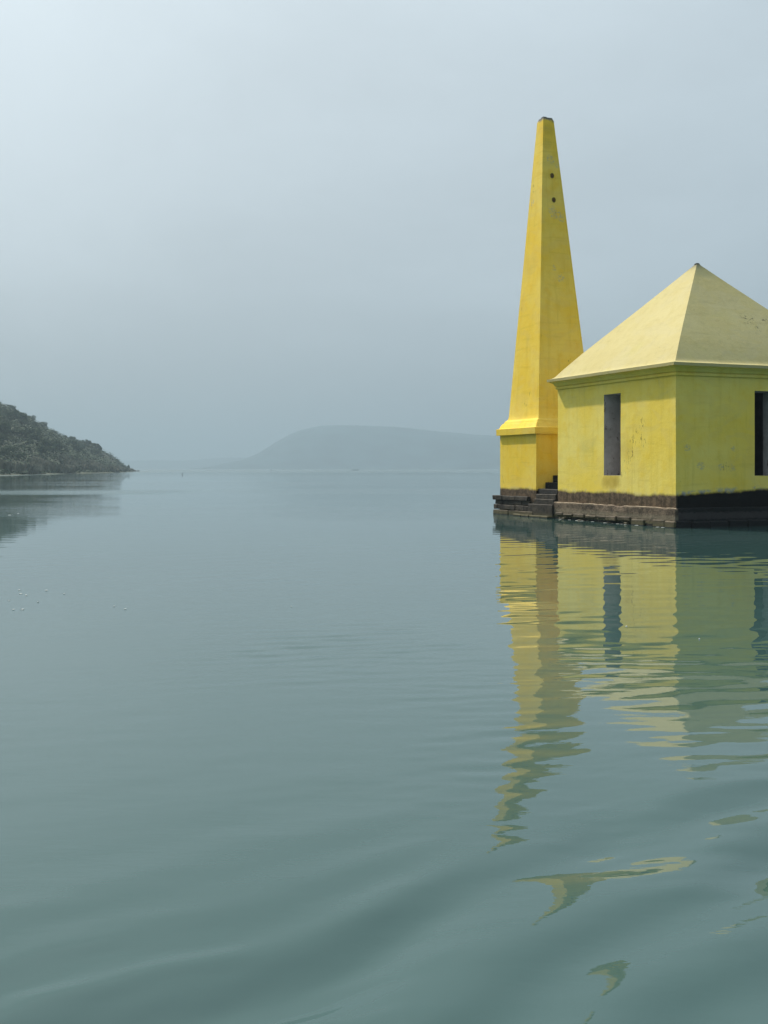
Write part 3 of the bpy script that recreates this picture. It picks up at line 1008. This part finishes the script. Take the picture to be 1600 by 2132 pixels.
def trunk_mesh(name, seed):
    r = random.Random(seed)
    V, F = [], []
    def limb(p0, p1, r0, r1, n=6, seg=4):
        base = len(V)
        ax = (p1 - p0).normalized()
        s = ax.orthogonal().normalized(); q = ax.cross(s)
        for j in range(seg + 1):
            f = j / seg
            c = p0.lerp(p1, f) + Vector((r.uniform(-1, 1), r.uniform(-1, 1), 0)) * 0.02 * (0 < j < seg)
            rr = r0 + (r1 - r0) * f
            for i in range(n):
                a = 2 * math.pi * i / n
                V.append(c + (s * math.cos(a) + q * math.sin(a)) * rr)
        for j in range(seg):
            for i in range(n):
                F.append((base + j*n + i, base + j*n + (i+1) % n, base + (j+1)*n + (i+1) % n, base + (j+1)*n + i))
    limb(Vector((0, 0, -1.1)), Vector((0.03, 0.02, -0.1)), .07, .045)
    for i in range(5):
        a = i * 2 * math.pi / 5 + r.uniform(-.3, .3)
        limb(Vector((0.03, 0.02, -.25)), Vector((.45 * math.cos(a), .45 * math.sin(a), r.uniform(.05, .4))), .035, .01)
    me = bpy.data.meshes.new(name)
    me.from_pydata([tuple(v) for v in V], [], F)
    me.materials.append(bark)
    return me


CROWNS = [crown_mesh("crown", 100 + i, spread=s) for i, s in enumerate((0.85, 1.0, 1.0, 1.15, 0.7))]
TRUNKS = [trunk_mesh("trunk", 5 + i) for i in range(2)]


def land_hit(px, py):
    """where the sight line through a photo pixel first meets the headland"""
    Ys = np.arange(200, 770, 0.5)
    Xs = (px - 800) / FPX * Ys
    Zr = CAM_H + (975.5 - py) / FPX * Ys
    g = land_z(Xs, Ys)
    hit = np.where(g >= Zr)[0]
    if len(hit) == 0:
        j = int(np.argmin(Zr - g))
    else:
        j = int(hit[0])
    return float(Xs[j]), float(Ys[j]), float(g[j])


def tree(x, y, zz, wid, hgt, ci, label, group=None):
    o = empty("tree", (x, y, zz - 0.2))
    o.rotation_euler.z = rng.uniform(0, 6.28)
    tag(o, label, "tree", group)
    c = bpy.data.objects.new("crown", CROWNS[ci % len(CROWNS)])
    c.location = (0, 0, hgt * 0.28); c.scale = (wid * .62, wid * .62, hgt * .78)
    t_ = bpy.data.objects.new("trunk", TRUNKS[ci % 2])
    t_.location = (0, 0, hgt * 0.32); t_.scale = (wid * .62, wid * .62, hgt * .40)
    for q in (c, t_):
        COL.objects.link(q); q.parent = o
    return o


SPECIAL = [  # photo x, photo y of the top, distance, width px, label
    (20, 838, 585, 30, 1, "topmost dark tree of the headland, at the left edge of the skyline"),
    (60, 864, 600, 30, 0, "dark bushy tree on the headland skyline halfway up the slope"),
    (66, 880, 430, 44, 2, "broad round pale-topped tree standing out in the middle of the headland slope"),
    (86, 874, 610, 30, 1, "tree at the brow of the headland where the skyline starts to drop"),
    (104, 893, 590, 30, 3, "dark spreading tree just below the brow of the headland"),
    (135, 901, 640, 20, 4, "ragged tree with a feathery top just right of the dip in the skyline"),
    (151, 902, 640, 22, 3, "second tree of the lower skyline row, tufted on top"),
    (166, 907, 642, 22, 2, "round tree in the middle of the lower skyline row"),
    (184, 910, 640, 20, 1, "flat-topped tree of the lower skyline row beside the dark end tree"),
    (199, 916, 636, 22, 0, "dark blocky tree at the end of the lower skyline row"),
    (209, 924, 634, 14, 4, "narrow dark tree whose right side drops steeply at the row's end"),
    (268, 964, 690, 9, 4, "little dark shrub-like tree above the rocks at the headland tip"),
]
for px, ytop, Yd, w, ci, lab in SPECIAL:
    x = (px - 800) / FPX * Yd
    zz = float(land_z(np.array([x]), np.array([float(Yd)]))[0])
    hh = max(2.2, CAM_H + (975.5 - ytop) / FPX * Yd - zz)
    tree(x, Yd, zz, w / FPX * Yd, min(hh, 12.0), ci, lab)
G = "trees packed into the scrub of the headland"
def tree_label(px, py, w):
    """say how big it is and where on the slope it stands, as one would point it out"""
    size = "large round-crowned" if w > 27 else "mid-sized bushy" if w > 17 else "small dark"
    top = np.interp(px, [-60, 0, 62, 110, 200, 240], [790, 832, 868, 905, 920, 955])
    f = (py - top) / (985 - top)
    zone = "near the skyline" if f < .3 else "halfway down the slope" if f < .6 else "just above the reeds"
    side = "at the left edge" if px < 45 else "in the broad left part" if px < 100 else "below the skyline dip" if px < 150 else "towards the tip"
    return f"{size} tree {zone}, {side} of the headland"


cnt = 0
tries = 0
while cnt < 130 and tries < 9000:
    tries += 1
    px = rng.uniform(-60, 215); py = rng.uniform(850, 958)
    sky_y = np.interp(px, [-60, 0, 30, 62, 85, 110, 125, 200, 215, 240], [790, 832, 858, 868, 880, 912, 918, 935, 945, 960])
    if py < sky_y + 8: continue
    x, y, zz = land_hit(px, py)
    if zz < 3.0: continue
    s = y / FPX
    w = rng.uniform(12, 20) if cnt % 2 else rng.uniform(20, 36)
    tree(x, y, zz, w * s, w * s * rng.uniform(.65, .9), int(rng.integers(0, 5)), tree_label(px, py, w), G)
    cnt += 1

# scrub and reeds nobody could count
r = np.random.default_rng(5)
n = 60000
bx = r.uniform(-330, -95, n); by = r.uniform(255, 760, n)
bz = land_z(bx, by)
d = shore_dist(bx, by)
dens = 0.5 + 0.5 * np.sin(bx * 0.21) * np.sin(by * 0.12 + 1) + r.normal(0, .3, n)
ok = (d > 1.0) & (bx > -0.36 * by - 12) & (dens > 0.0)
bx, by, bz, d = bx[ok], by[ok], bz[ok], d[ok]
tall = r.uniform(0.2, 1.0, len(bx)) ** 1.6 * 3.0 * np.clip(d / 9, 0.25, 1)
P = np.stack([bx, by, bz], 1)
Cs, Ns = [], []
for q in range(5):
    o_ = r.normal(0, 0.55, P.shape)
    o_[:, 2] = np.abs(o_[:, 2]) * 0.4 + tall * (q + .5) / 5
    Cs.append(P + o_)
    nn = o_.copy(); nn[:, 2] += .5
    Ns.append(nn)
V, F = leaf_cards(np.concatenate(Cs), np.concatenate(Ns), 0.42, r)
scrub = np_mesh("scrub", V, F, leaf_b, None, False)
tag(scrub, "dense green scrub covering the headland slope", None, None, 'stuff')
n = 26000
tt = r.uniform(0, 1, n)
yy = r.uniform(240, 690, n)
inl = r.uniform(0.4, 1, n) * (6.0 + 3.2 * np.sin(yy * .11) + 2.2 * np.sin(yy * .043 + 2)) * np.clip(1.25 - (yy - 300) / 420, 0.35, 1)
xx = np.interp(yy, SHORE[:, 1], SHORE[:, 0]) - inl * 1.05
zz = land_z(xx, yy)
hh = r.uniform(1.0, 2.9, n) * np.clip(1.15 - (yy - 300) / 600, .45, 1)
keep = (np.sin(yy * .07) + np.sin(yy * .19 + 1) + r.normal(0, .8, n)) > -0.9
xx, yy, zz, hh = xx[keep], yy[keep], zz[keep], hh[keep]
n = len(xx)
wd = r.uniform(.10, .26, n); an = r.uniform(0, 3.14, n); ln = r.normal(0, .3, (n, 2))
A = np.stack([np.cos(an) * wd, np.sin(an) * wd], 1)
V = np.zeros((n, 4, 3))
V[:, 0] = np.stack([xx - A[:, 0], yy - A[:, 1], zz - .1], 1)
V[:, 1] = np.stack([xx + A[:, 0], yy + A[:, 1], zz - .1], 1)
V[:, 2] = np.stack([xx + A[:, 0] * 1.6 + ln[:, 0], yy + A[:, 1] * 1.6 + ln[:, 1], zz + hh], 1)
V[:, 3] = np.stack([xx - A[:, 0] * 1.6 + ln[:, 0], yy - A[:, 1] * 1.6 + ln[:, 1], zz + hh * .93], 1)
reeds = np_mesh("reeds", V.reshape(-1, 3), np.arange(4 * n).reshape(n, 4), reed_m, None, False)
tag(reeds, "pale dry reeds along the foot of the headland", None, None, 'stuff')


def rock_mesh(seed):
    r = random.Random(seed)
    bm = bmesh.new()
    bmesh.ops.create_icosphere(bm, subdivisions=2, radius=1.0)
    for v in bm.verts:
        v.co *= 0.78 + 0.42 * mnoise.noise(v.co * 1.3 + Vector((seed * 3.1, 0, 0)))
        v.co.z *= .72
    me = bpy.data.meshes.new("rock"); bm.to_mesh(me); bm.free()
    me.materials.append(rock_m)
    return me


rock_m = flat_mat("shore_rock", (0.085, 0.080, 0.072), 0.9, 0.45, 1.2, 0.05)
ROCKS = [rock_mesh(i) for i in range(3)]
for i, (px, py, Y, s, lab) in enumerate([
        (288.5, 981.0, 690, 1.25, "small dark rock standing alone in the water off the headland tip"),
        (280.5, 981.0, 692, 2.1, "outermost dark rock joined to the headland tip"),
        (273, 980.5, 693, 2.6, "rounded dark rock at the foot of the headland tip"),
        (262, 981.2, 686, 1.9, "pale shore rock just left of the headland tip"),
        (235, 982.5, 640, 1.8, "pale boulder below the bare slope of the headland"),
        (216, 983.2, 600, 1.5, "low pale rock on the shore below the dark end tree"),
        (190, 984.0, 570, 1.5, "low grey rock at the shore under the dry reeds")]):
    o = bpy.data.objects.new("rock", ROCKS[i % 3])
    x = (px - 800) / FPX * Y
    o.location = (x, Y, max(0.0, float(land_z(np.array([x]), np.array([Y]))[0])) + .1)
    o.scale = (s, s * .9, s * .8); o.rotation_euler = (0, 0, i * 1.3)
    COL.objects.link(o)
    tag(o, lab, "rock", "rocks at the headland shore")

# ------------------------------------------------------------------ far boat, stakes, floating line, flecks
wood_m = flat_mat("tarred_wood", (0.035, 0.032, 0.030), 0.8, 0.3, 3.0)
cloth_m = flat_mat("dull_cloth", (0.05, 0.06, 0.07), 0.9, 0.3, 3.0)
Y = 1150.0
bx = (740.5 - 800) / FPX * Y
BT = empty("fishing_boat", (bx, Y, 0))
tag(BT, "tiny dark fishing boat with an upright pole far out near the horizon", "boat")
V, F = [], []
nl = 14
for i in range(nl + 1):
    f = i / nl
    x = -3.0 + 6.0 * f
    w = 0.62 * (1 - abs(2 * f - 1) ** 2.4) + .03
    sheer = 0.42 + 0.5 * abs(2 * f - 1) ** 2.2
    for (yy, zz) in ((-w, sheer), (-w * .75, 0.0), (0, -.22), (w * .75, 0.0), (w, sheer), (w * .8, sheer - .03), (0, .12), (-w * .8, sheer - .03)):
        V.append((x, yy, zz))
for i in range(nl):
    for j in range(8):
        F.append((i*8 + j, i*8 + (j+1) % 8, (i+1)*8 + (j+1) % 8, (i+1)*8 + j))
F += [tuple(range(8)), tuple(range(nl*8, nl*8 + 8))]
mesh_obj("hull", V, F, wood_m, BT)
def pole(name, p0, p1, r0, r1, mat, parent):
    bm = bmesh.new()
    a, b_ = Vector(p0), Vector(p1)
    res = bmesh.ops.create_cone(bm, cap_ends=True, segments=8, radius1=r0, radius2=r1, depth=(b_ - a).length)
    mt = Matrix.Translation((a + b_) / 2) @ (b_ - a).to_track_quat('Z', 'Y').to_matrix().to_4x4()
    bmesh.ops.transform(bm, matrix=mt, verts=bm.verts)
    me = bpy.data.meshes.new(name); bm.to_mesh(me); bm.free(); me.materials.append(mat)
    o = bpy.data.objects.new(name, me); COL.objects.link(o)
    if parent: o.parent = parent
    return o
pole("pole", (2.0, 0, 0.0), (2.15, 0, 2.9), .09, .06, wood_m, BT)
for nm, x, s in (("net_bundle", -2.0, .62), ("net_bundle", 1.75, .72)):
    o = bpy.data.objects.new(nm, ROCKS[1].copy()); o.data.materials.clear(); o.data.materials.append(cloth_m)
    o.location = (x, 0, .55); o.scale = (s, s * .7, s); COL.objects.link(o); o.parent = BT
def stake(px, py, hpx, rad, label):
    Y = FPX * CAM_H / (py - 975.5)
    o = pole("stake", (0, 0, -.5), (.03, .02, hpx * Y / FPX), rad, rad * .8, wood_m, None)
    o.location = ((px - 800) / FPX * Y, Y, 0)
    return tag(o, label, "stake")
stake(379.5, 989.3, 4.2, .10, "short dark stake poking out of the far water right of the headland")
stake(565, 981.5, 5.0, .14, "thin far stake near the horizon left of the hazy hill's middle")

foam_glint_m = flat_mat("white_scum_glint", (0.62, 0.63, 0.60), 0.6, 0.1, 20)
FL = []
for i in range(3):
    rr = random.Random(60 + i)
    V = [(0, 0, .006)] + [((.5 + rr.uniform(-.18, .18)) * math.cos(a * .785), (.34 + rr.uniform(-.1, .1)) * math.sin(a * .785), rr.uniform(-.004, .004)) for a in range(8)]
    V += [(v[0] * .9, v[1] * .9, -.08) for v in V[1:]]
    F = [(0, 1 + a, 1 + (a + 1) % 8) for a in range(8)] + [(1 + a, 9 + a, 9 + (a + 1) % 8, 1 + (a + 1) % 8) for a in range(8)]
    me = bpy.data.meshes.new("fleck"); me.from_pydata(V, [], F); me.materials.append(foam_glint_m); FL.append(me)
flecks = [(40, 1229.5, 4), (43, 1237, 6), (55, 1240, 5), (97, 1230, 6), (134, 1237, 3.5), (79, 1254, 4), (28, 1270, 5), (47, 1269.5, 6), (19, 1251, 2.5), (20, 1072.5, 6), (38, 1069, 4)]
for i, (px, py, w) in enumerate(flecks):
    Y = FPX * CAM_H / (py - 975.5)
    o = bpy.data.objects.new("scum_glint_fleck", FL[i % 3])
    s = w * Y / FPX
    o.location = ((px - 800) / FPX * Y, Y, .008); o.scale = (s, s * 1.3, .35); o.rotation_euler.z = i
    COL.objects.link(o)
    tag(o, "tiny white fleck floating on the calm water below the headland", "fleck", "white flecks floating off the headland")
for px, py, w, lab in ((238, 1263, 3.5, "fainter left one of two white flecks floating alone in mid lake"), (261, 1269, 5, "brighter right one of two white flecks floating alone in mid lake"),
                       (607, 1263.5, 3, "lone white fleck floating in the open middle of the lake"), (1305, 1305, 4, "tiny white fleck floating on the reflection of the sunlit wall"),
                       (1457, 1331, 3, "tiny white fleck floating on the reflection of the shaded wall")):
    Y = FPX * CAM_H / (py - 975.5)
    o = bpy.data.objects.new("scum_glint_fleck", FL[0]); s = w * Y / FPX
    o.location = ((px - 800) / FPX * Y, Y, .008); o.scale = (s, s * 1.3, .35); COL.objects.link(o)
    tag(o, lab, "fleck")

for i, (tt_, nn_) in enumerate([(2.35, .2), (2.75, .24), (3.3, .21), (3.45, .26), (4.3, .2), (4.9, .22), (5.2, .25), (5.75, .21), (6.3, .24), (.35, .22), (.6, .24), (1.7, .23)]):  # white flecks added as painted glints along the plinth's waterline
    o = bpy.data.objects.new("scum_glint_fleck", FL[i % 3])
    o.location = HUT.matrix_basis @ Vector((-nn_, tt_, .006)); o.scale = (.10, .16, .35); o.rotation_euler.z = ROT + .1
    COL.objects.link(o)
    tag(o, "small white fleck added as a painted glint at the waterline of the hut's plinth", "fleck", "painted glint flecks along the plinth waterline")

# ------------------------------------------------------------------ haze
hz = material("haze_air")[0]
ht = hz.node_tree
ht.nodes.clear()
ho = N(ht, 'ShaderNodeOutputMaterial')
pv = N(ht, 'ShaderNodeVolumePrincipled')
pv.inputs['Color'].default_value = (0.36, 0.445, 0.51, 1)
pv.inputs['Density'].default_value = 0.00046
pv.inputs['Anisotropy'].default_value = 0.25
ht.links.new(pv.outputs[0], ho.inputs['Volume'])
x0, x1, y0, y1, z0, z1 = -9500, 9500, -3200, 10000, -3.2, 190
V = [(x, y, z) for z in (z0, z1) for y in (y0, y1) for x in (x0, x1)]
haze = mesh_obj("haze", V, [(0, 2, 3, 1), (4, 5, 7, 6), (0, 1, 5, 4), (2, 6, 7, 3), (0, 4, 6, 2), (1, 3, 7, 5)], hz)
tag(haze, "pale blue haze over the lake", None, None, 'stuff')
